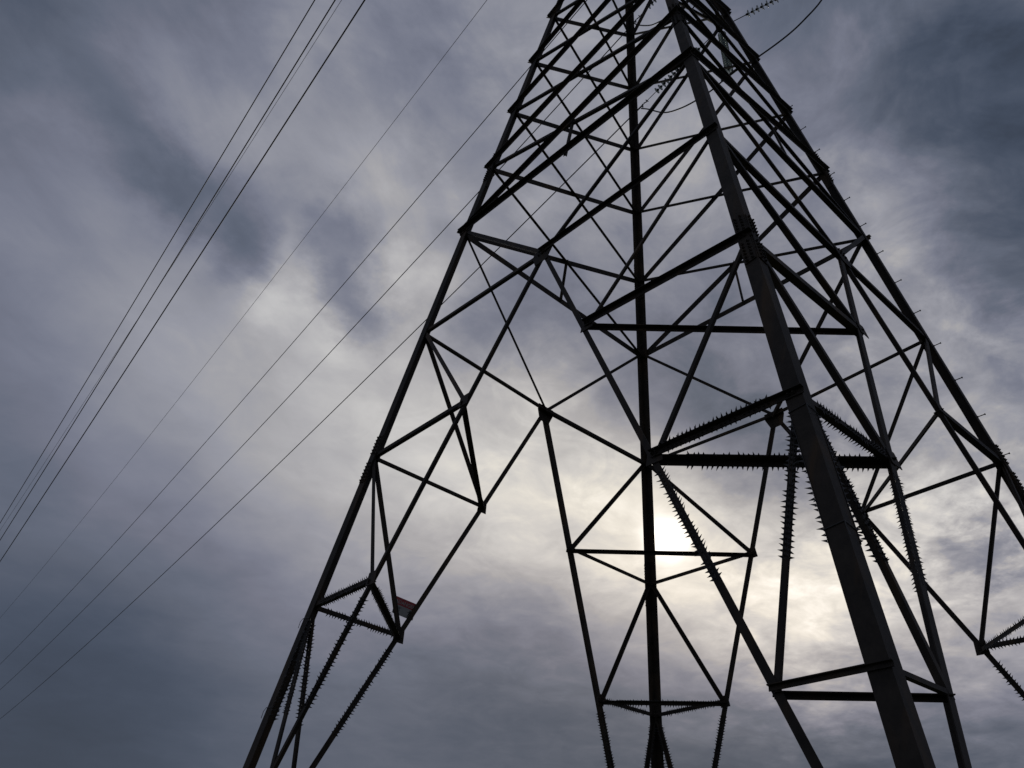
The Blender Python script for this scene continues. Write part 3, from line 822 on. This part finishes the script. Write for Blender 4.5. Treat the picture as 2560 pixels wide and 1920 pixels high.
('strut','NR',(4.147,-4.237,9.758),(1.232,-4.287,9.522),0.13,'in','hT'),
('strut','NR',(4.147,-4.237,9.758),(2.773,-4.731,6.653),0.085,'in','rT'),
('strut','NR',(4.641,-4.731,6.653),(2.773,-4.731,6.653),0.085,'in','hS'),
('strut','NR',(4.641,-4.731,6.653),(4.2,-5.211,3.629),0.085,'in','rS'),
('strut','NR',(5.121,-5.211,3.629),(4.2,-5.211,3.629),0.085,'in','hS2'),
('strut','DN',(-4.251,-1.371,9.748),(-1.169,-4.241,9.809),0.085,'flat','dT'),
('strut','DN',(-4.743,-2.808,6.649),(-2.678,-4.734,6.71),0.115,'flat','dS'),
('strut','DN',(-5.223,-4.205,3.629),(-4.14,-5.219,3.655),0.07,'flat','dS2'),
('strut','DL',(-4.261,1.496,9.682),(-1.352,4.264,9.664),0.09,'flat','dT'),
('strut','DL',(-4.738,2.889,6.683),(-2.778,4.743,6.649),0.09,'flat','dS'),
('strut','DL',(-5.211,4.2,3.629),(-4.2,5.211,3.629),0.09,'flat','dS2'),
('strut','DF',(1.369,4.271,9.624),(4.275,1.327,9.597),0.09,'flat','dT'),
('strut','DF',(2.814,4.745,6.638),(4.74,2.785,6.669),0.09,'flat','dS'),
('strut','DF',(4.2,5.211,3.629),(5.211,4.2,3.629),0.09,'flat','dS2'),
('strut','DR',(1.232,-4.287,9.522),(4.261,-1.346,9.686),0.09,'flat','dT'),
('strut','DR',(2.773,-4.731,6.653),(4.735,-2.726,6.703),0.09,'flat','dS'),
('strut','DR',(4.2,-5.211,3.629),(5.211,-4.2,3.629),0.09,'flat','dS2'),
]
bar_n = 0
for kind, f, a, b, w, st, role in BARS:
    a = Vector(a); b = Vector(b)
    d = b-a; u = d.normalized()
    bar_n += 1
    jit = (bar_n % 7)*0.0009
    if f[0] == 'D':
        n = Vector((0, 0, 1)); n = (n-u*n.dot(u)).normalized()
    else:
        n = fnorm(f); n = (n-u*n.dot(u)).normalized()
    v = u.cross(n).normalized()
    if v.z > 0: v = -v                      # v points to the lower edge
    if f[0] == 'D':
        v = u.cross(Vector((0, 0, 1))).normalized()
    t = 0.010 if w < .1 else 0.012
    e0 = e1 = 0.06
    if role in ('X', 'V'): e0 = e1 = 0.15 if st in ('ou', 'ol') else .03
    if role == 'U': e0 = .13 if st == 'ou' else .02; e1 = .05
    if role == 'M': e0 = .06; e1 = 0
    if role in ('hT', 'hS', 'hS2'): e0 = .12 if st == 'ou' else .02; e1 = .04
    if role in ('dT', 'dS', 'dS2'): e0 = e1 = .0
    A = a-u*e0; B = b+u*e1
    inward = st == 'in'
    bm = bmesh.new()
    if st == 'flat':
        o = -0.02-jit
        prism(bm, angle_prof(w, w*.8, t, 1, -1), A+n*o-v*w/2, B+n*o-v*w/2, v, n)
        edges = [(-v*w/2+n*o, n-v*.2), (-v*w/2+n*(o-w*.8), -n-v*.2), (v*w/2+n*o, v+n*.5), (v*w/2+n*o, v-n*.5)]
    elif inward:                                      # heel on the lower edge, second flange pointing into the tower
        o = -(LEG_T+.003+jit)
        prism(bm, angle_prof(w, w*.85, t, -1, -1), A+n*o+v*w/2, B+n*o+v*w/2, v, n)
        edges = [(-v*w/2+n*o, -v+n*.3), (v*w/2+n*o, v+n*.3), (v*w/2+n*(o-w*.85), -n+v*.4), (n*(o+.004), n+v*.5)]
    elif st == 'ol':                                  # heel on the lower edge, second flange pointing out
        o = .003+jit
        prism(bm, angle_prof(w, w*.85, t, -1, 1), A+n*o+v*w/2, B+n*o+v*w/2, v, n)
        edges = [(-v*w/2+n*o, -v-n*.3), (v*w/2+n*o, v-n*.3), (v*w/2+n*(o+w*.85), n+v*.4), (n*(o-.004), -n+v*.5)]
    else:                                             # heel on the upper edge, second flange pointing out
        o = .003+jit
        prism(bm, angle_prof(w, w*.85, t, 1, 1), A+n*o-v*w/2, B+n*o-v*w/2, v, n)
        edges = [(v*w/2+n*o, v+n*.3), (-v*w/2+n*(o+w*.85), -v+n*.4), (-v*w/2+n*(o+w*.85), n+v*.2), (n*(o+t), n+v*.7)]
    # bolts at the ends
    if f[0] != 'D' and d.length > 1.0:
        nb = -n if inward else n
        for P, s in ((a, 1), (b, -1)):
            bolts(bm, P+nb*(LEG_T+.016 if inward else t+.004)+u*s*.02, nb, u, v, 2, 1, .06, .05, .013, .04)
    ob = mesh_obj(kind, bm, STEEL, tower)
    # barbed anti-climb strips on the lower members
    g = None
    if role in ('hS', 'dS'):
        g = (.14, .93) if role == 'hS' else (.13, .92)
    elif role in ('M', 'rS'):
        if min(a.z, b.z) < GZ+.8 and max(a.z, b.z) > GX-.2:
            top, bot = (a, b) if a.z > b.z else (b, a)
            g = ((a.z-GX)/(a.z-b.z), (a.z-GZ)/(a.z-b.z))
            g = (max(.06, g[0]), min(.97, g[1]))
    if g:
        bm = bmesh.new()
        P0 = a+d*g[0]; P1 = a+d*g[1]
        spikes(bm, P0, P1, edges, 0.058, 0.048, 0.027)
        mesh_obj('spike_guard', bm, SPIKE, ob)

# gusset plates where the main braces meet below the waist, and where the beams meet the legs
def gusset(f, c, pts, off, big=True):
    n = fnorm(f); h = Vector((-NR[f][1], NR[f][0], 0)).normalized(); s = n.cross(h).normalized()
    if s.z < 0: s = -s
    bm = bmesh.new()
    P = [c+h*x+s*y for x, y in pts]
    A = [bm.verts.new(p+n*off) for p in P]; B = [bm.verts.new(p+n*(off+.010)) for p in P]
    m = len(P)
    for i in range(m): bm.faces.new((A[i], A[(i+1) % m], B[(i+1) % m], B[i]))
    bm.faces.new(list(reversed(A))); bm.faces.new(B)
    if big: bolts(bm, c+n*(off+.01), n, h, s, 3, 2, .09, .11, .014, .03)
    return mesh_obj('gusset_plate', bm, STEEL, tower)
mids = {}
for kind, f, a, b, w, st, role in BARS:
    if role == 'M': mids[f] = Vector(a)
for f, c in mids.items():
    gusset(f, c, [(-.24, .10), (.24, .10), (.25, -.05), (.15, -.30), (-.15, -.30), (-.25, -.05)], -.0145)
for kind, f, a, b, w, st, role in BARS:
    if role in ('hT', 'hS'):
        gusset(f, Vector(b), [(-.10, .12), (.10, .12), (.12, -.12), (-.12, -.12)], -.016, False)

# tower body and cross arms above the taper
def ring_pt(i, z):
    h = hw(z) if z < Z_CAGE else CAGE
    s = ((-1, -1), (-1, 1), (1, 1), (1, -1))[i % 4]
    return Vector((s[0]*h, s[1]*h, z))
def lbar(name, a, b, w, t=.010, parent=None):
    u = (b-a).normalized(); n = u.orthogonal().normalized(); v = u.cross(n)
    bm = bmesh.new(); prism(bm, angle_prof(w, w, t), a, b, n, v)
    return mesh_obj(name, bm, STEEL, parent or tower)
zc = Z_TOP
levels = [ZL['X7'] + .25]
while levels[-1] < Z_PEAK-3.4: levels.append(levels[-1]+1.55)
for z0, z1 in zip(levels, levels[1:]):
    for i in range(4):
        off = Vector((0, 0, 0))
        a0, b1 = ring_pt(i, z0), ring_pt(i+1, z1)
        lbar('cage_brace', a0, b1, .06)
ARMS = [(29.95, 5.0, 5.8), (35.78, 5.0, 5.8), (41.6, 5.0, 5.8)]
for z, xr, xl in ARMS:
    for sx, xt in ((1, xr), (-1, xl)):
        h = hw(z) if z < Z_CAGE else CAGE
        h2 = hw(z+1.9) if z+1.9 < Z_CAGE else CAGE
        tip = Vector((sx*xt, 0, z))
        bm = bmesh.new()
        for sy in (-1, 1):
            for p in (Vector((sx*h, sy*h, z)), Vector((sx*h2, sy*h2, z+1.9))):
                q = tip+Vector((0, sy*.05, .08 if p.z > z else 0))
                u = (q-p).normalized(); n = u.orthogonal().normalized()
                prism(bm, angle_prof(.09, .09, .010), p, q, n, u.cross(n))
        for k_ in (.35, .68):
            for sy in (-1, 1):
                p = Vector((sx*h, sy*h, z)).lerp(tip, k_); q = Vector((sx*h2, sy*h2, z+1.9)).lerp(tip, k_*.8)
                cyl(bm, p, q, .022, 6)
            p = Vector((sx*h, h, z)).lerp(tip, k_); q = Vector((sx*h, -h, z)).lerp(tip, k_*.9)
            cyl(bm, p, q, .022, 6)
        box(bm, tip+Vector((0, 0, -.06)), Vector((1, 0, 0)), Vector((0, 1, 0)), Vector((0, 0, 1)), .16, .30, .18)
        mesh_obj('cross_arm', bm, STEEL, tower)
for sx, xt in ((1, 2.6), (-1, 4.3)):
    bm = bmesh.new()
    tip = Vector((sx*xt, 0, 46.8 if sx > 0 else 43.3))
    for sy in (-1, 1):
        for p in (Vector((sx*CAGE, sy*CAGE, Z_PEAK-3)), Vector((sx*CAGE, sy*CAGE, Z_PEAK-4.6))):
            u = (tip-p).normalized(); n = u.orthogonal().normalized()
            prism(bm, angle_prof(.07, .07, .008), p, tip, n, u.cross(n))
    mesh_obj('earth_wire_peak', bm, STEEL, tower)

# ------------------------------------------------------------------ power lines
AL = R_(84.4); LD = Vector((math.cos(AL), math.sin(AL), 0))
AL2 = R_(-79); LD2 = Vector((math.cos(AL2), math.sin(AL2), 0))
def line_pt(x0, z0, a, s, b=.0004):
    return Vector((x0, 0, z0))+LD*s+Vector((0, 0, -a*s+b*s*s))
GRP = 'power lines running off to the lower left'
LINES = [
 # name, x, height, slope, start, radius, label
 ('power_line', 5.0, 29.88, .0857, 4.05, .0245, 'lowest of three black power lines passing behind the left tower leg'),
 ('power_line', 5.0, 35.69, .0892, 4.0, .0245, 'middle of three black power lines passing behind the left tower leg'),
 ('power_line', 5.0, 41.58, .0917, 0.3, .0245, 'highest of three black power lines crossing behind the left leg of the tower'),
 ('power_line', -5.8, 29.97, .0987, 0.3, .028, 'thickest black power line, right-hand one of the close bundle in the open sky at left'),
 ('power_line', -5.8, 35.72, .1087, 0.3, .028, 'black power line in the middle of the bundle at left, crossed by a thin wire'),
 ('power_line', -5.8, 41.11, .1113, 0.3, .028, 'leftmost black power line in the open sky, outer edge of the bundle'),
 ('shield_wire', 2.6, 46.77, .0840, 0.3, .0145, 'thin faint grey wire alone in the sky between the bundle and the tower'),
 ('shield_wire', -4.3, 43.26, .0539, 0.3, .0125, 'thin faint wire crossing the middle power line of the bundle at left'),
]
for nm, x0, z0, a, s0, r, lab in LINES:
    bm = bmesh.new()
    pts = [line_pt(x0, z0, a, s0+(230-s0)*(i/90)**1.3) for i in range(91)]
    tube(bm, pts, r, 8)
    tag(mesh_obj(nm, bm, WIRE, smooth=True), lab, 'power line' if nm == 'power_line' else 'overhead wire', GRP)

def insulator(P, Q, n_disc, label, group, lead=.75, tail=.55, disc_r=.135, clamp=True):
    """string of glass discs from the arm P to the clamp Q"""
    root = empty('insulator_string', P)
    tag(root, label, 'insulator', group)
    ax = (Q-P); Lg = ax.length; ax.normalize()
    bm = bmesh.new()
    cyl(bm, Vector((0, 0, 0)), ax*lead, .016, 8); cyl(bm, ax*(Lg-tail), ax*(Lg-.05), .014, 8)
    for h in (.06, lead-.05): cyl(bm, ax*h, ax*(h+.10), .035, 8)
    mesh_obj('link_rod', bm, CAP, root)
    pitch = (Lg-lead-tail)/n_disc
    for i in range(n_disc):
        h = lead+pitch*i
        bm = bmesh.new()
        lathe(bm, Vector((0, 0, 0))+ax*h, ax, [(.05, .045), (.085, .030), (disc_r*.95, .052), (disc_r, .066), (disc_r*.93, .070), (.10, .060), (.05, .075), (.03, .08)], 22)
        dk = mesh_obj('glass_disc', bm, GLASS, root, True)
        bm = bmesh.new()
        lathe(bm, ax*h, ax, [(.022, -.03), (.046, -.02), (.050, .035), (.045, .05), (.022, .056)], 12)
        cyl(bm, ax*(h+.05), ax*(h+pitch), .012, 6)
        mesh_obj('disc_cap', bm, CAP, dk, True)
    if clamp:
        bm = bmesh.new()
        c = ax*Lg
        cyl(bm, c-ax*.05, c+ax*.42, .032, 8)
        cyl(bm, c-ax*.08+Vector((0, 0, .05)), c-ax*.08-Vector((0, 0, .13)), .028, 8)
        cyl(bm, c-ax*.32+Vector((.07, 0, .02)), c-ax*.32-Vector((.07, 0, .02)), .022, 8)
        cyl(bm, c-ax*.22+Vector((0, .07, .02)), c-ax*.22-Vector((0, .07, .02)), .022, 8)
        mesh_obj('dead_end_clamp', bm, CAP, root)
    return root
IG = 'glass insulator strings on the cross arms'
tipA = Vector((5.0, 0, 29.88)); tipB = Vector((5.0, 0, 35.7))
insulator(tipA+Vector((0, .15, -.05)), line_pt(5, 29.88, .0857, 4.05), 14, 'glass insulator string with its clamp at the big jumper loop, behind the thickest leg', IG, .7, .75)
insulator(tipA+LD2*.15+Vector((0, 0, -.05)), tipA+LD2*4.0+Vector((0, 0, -.32)), 14, 'glass disc insulator string standing out against the sky right of the tower top', IG, .85, .6)
insulator(tipB+Vector((0, .15, -.05)), line_pt(5, 35.69, .0892, 4.0), 14, 'glass insulator string cut off by the top edge between two tower legs', IG, .7, .75)
insulator(tipB+LD2*.15+Vector((0, 0, -.05)), tipB+LD2*4.0+Vector((0, 0, -.32)), 14, 'upper glass disc insulator string on the far side of the tower, above the picture', IG, .85, .6)
insulator(tipA+Vector((0, 0, -.15)), Vector((5.0, 0, 27.12)), 16, 'glass insulator string hanging straight down, seen from below through bars on the right', IG, .25, .12, .15, False)

def spline(pts, n=10):
    pts = [Vector(p) for p in pts]; out = []
    for i in range(len(pts)-1):
        p0 = pts[max(i-1, 0)]; p1 = pts[i]; p2 = pts[i+1]; p3 = pts[min(i+2, len(pts)-1)]
        for k_ in range(n):
            t = k_/n
            out.append(.5*((2*p1)+(p2-p0)*t+(2*p0-5*p1+4*p2-p3)*t*t+(3*p1-p0-3*p2+p3)*t*t*t))
    out.append(pts[-1]); return out
JH = [(5.4, 4.03, 29.42), (5.36, 3.7, 29.02), (5.29, 2.95, 28.03), (5.22, 2.2, 27.5), (5.14, 1.43, 27.18), (5.07, 0.75, 27.02), (5.0, -0.03, 27.0),
      (5.21, -1.09, 27.18), (5.4, -2.05, 27.47), (5.53, -2.72, 27.84), (5.66, -3.38, 28.4), (5.75, -3.9, 29.4)]
bm = bmesh.new(); tube(bm, spline(JH), .028, 8)
bmo = mesh_obj('jumper_wire', bm, WIRE, smooth=True)
tag(bmo, 'long slack jumper wire looping behind the thickest leg and curving up into the right sky', 'jumper wire', 'slack jumper wires')
bm = bmesh.new()
cyl(bm, Vector((5.0, -.35, 27.03)), Vector((5.02, .35, 27.03)), .05, 8)
cyl(bm, Vector((5.0, -.12, 27.03)), Vector((5.0, -.12, 27.16)), .035, 8); cyl(bm, Vector((5.0, .12, 27.03)), Vector((5.0, .12, 27.16)), .035, 8)
mesh_obj('jumper_clamp', bm, CAP, bmo)
JG = [(5.39, 3.99, 35.25), (5.37, 3.76, 34.82), (5.31, 3.19, 34.07), (5.27, 2.78, 33.74), (5.22, 2.29, 33.48), (5.1, 1.2, 33.1), (5.0, 0, 33.0), (5.21, -1.09, 33.05), (5.4, -2.05, 33.35), (5.6, -3.0, 34.1), (5.75, -3.9, 35.3)]
bm = bmesh.new(); tube(bm, spline(JG), .028, 8)
tag(mesh_obj('jumper_wire', bm, WIRE, smooth=True), 'short stretch of upper jumper wire at the top edge beside the straight far leg', 'jumper wire', 'slack jumper wires')

# ------------------------------------------------------------------ danger sign
SC_ = [Vector(p) for p in [[-3.005, 4.666, 7.348], [-2.513, 4.67, 7.321], [-2.511, 4.72, 7.005], [-2.973, 4.718, 7.02]]]     # top left, top right, bottom right, bottom left
sh = (SC_[1]-SC_[0]); sv = (SC_[3]-SC_[0])
sw, shh = sh.length, (SC_[2]-SC_[1]).length
sx_ = sh.normalized(); sn = sx_.cross(-sv.normalized()).normalized()       # towards the reader
sy_ = sn.cross(sx_).normalized()
sign = empty('danger_sign', (SC_[0]+SC_[2])/2)
tag(sign, 'small red and white danger sign hung between two bars low on the left leg', 'sign')
sign.matrix_world = Matrix.Translation((SC_[0]+SC_[1]+SC_[2]+SC_[3])/4) @ Matrix((sx_, sy_, sn)).transposed().to_4x4()
X, Y, Zv = Vector((1, 0, 0)), Vector((0, 1, 0)), Vector((0, 0, 1))
bm = bmesh.new()
prof = []
for cx, cy, a0 in ((sw/2-.02, shh/2-.02, 0), (-sw/2+.02, shh/2-.02, 90), (-sw/2+.02, -shh/2+.02, 180), (sw/2-.02, -shh/2+.02, 270)):
    for k_ in range(4):
        an = R_(a0+k_*30); prof.append((cx+.02*math.cos(an), cy+.02*math.sin(an)))
prism(bm, prof, Vector((0, 0, -.003)), Vector((0, 0, 0)), X, Y)
mesh_obj('sign_panel', bm, WHITE, sign)
bm = bmesh.new()
box(bm, Vector((0, shh*.275, .0012)), X, Y, Zv, sw-.012, shh*.42, .0016)
mesh_obj('red_band', bm, RED, sign)
def text(body, name, size, loc, mat, parent):
    cu = bpy.data.curves.new(name, 'FONT'); cu.body = body; cu.size = size; cu.align_x = 'CENTER'; cu.align_y = 'CENTER'; cu.extrude = .0008; cu.offset = .0015
    tmp = bpy.data.objects.new(name, cu); sc.collection.objects.link(tmp)
    dg = bpy.context.evaluated_depsgraph_get()
    me = bpy.data.meshes.new_from_object(tmp.evaluated_get(dg))
    me.name = name; me.materials.clear(); me.materials.append(mat)
    bpy.data.objects.remove(tmp)
    o = bpy.data.objects.new(name, me); o.location = loc
    return link(o, parent)
text('DANGER', 'lettering', shh*.30, (sw*.06, shh*.235, .003), WHITE, sign)
bm = bmesh.new()
c0 = Vector((-sw*.40, shh*.235, .003))
tri = [bm.verts.new(c0+Vector(p)) for p in ((-.045, -.035, 0), (.045, -.035, 0), (0, .045, 0))]; bm.faces.new(tri)
mesh_obj('alert_symbol', bm, WHITE, sign)
bm = bmesh.new()
for (x, y, w_, h_) in ((-.30, -.06, .22, .016), (-.30, -.12, .16, .022), (-.30, -.22, .18, .016), (-.30, -.30, .12, .03)):
    box(bm, Vector((sw*x+sw*w_*.2, shh*y, .0012)), X, Y, Zv, sw*w_, shh*h_*1.6, .0016)
mesh_obj('small_print', bm, INK, sign)
bm = bmesh.new()
fc = Vector((sw*.26, -shh*.22, .0012))
cyl(bm, fc+Vector((.01, .055, -.0008)), fc+Vector((.01, .055, .0008)), .014, 12)
box(bm, fc+Vector((0, .012, 0)), Vector((.95, -.3, 0)).normalized(), Vector((.3, .95, 0)).normalized(), Zv, .022, .06, .0016)
for a, b in (((0, -.01), (-.035, -.05)), ((0, -.01), (.025, -.055)), ((0, .035), (-.04, .02)), ((0, .035), (.045, .045))):
    a = fc+Vector((*a, .0005)); b = fc+Vector((*b, .0005)); u = (b-a).normalized()
    box(bm, (a+b)/2, u, Zv.cross(u), Zv, (b-a).length, .011, .0012)
mesh_obj('falling_figure', bm, INK, sign)
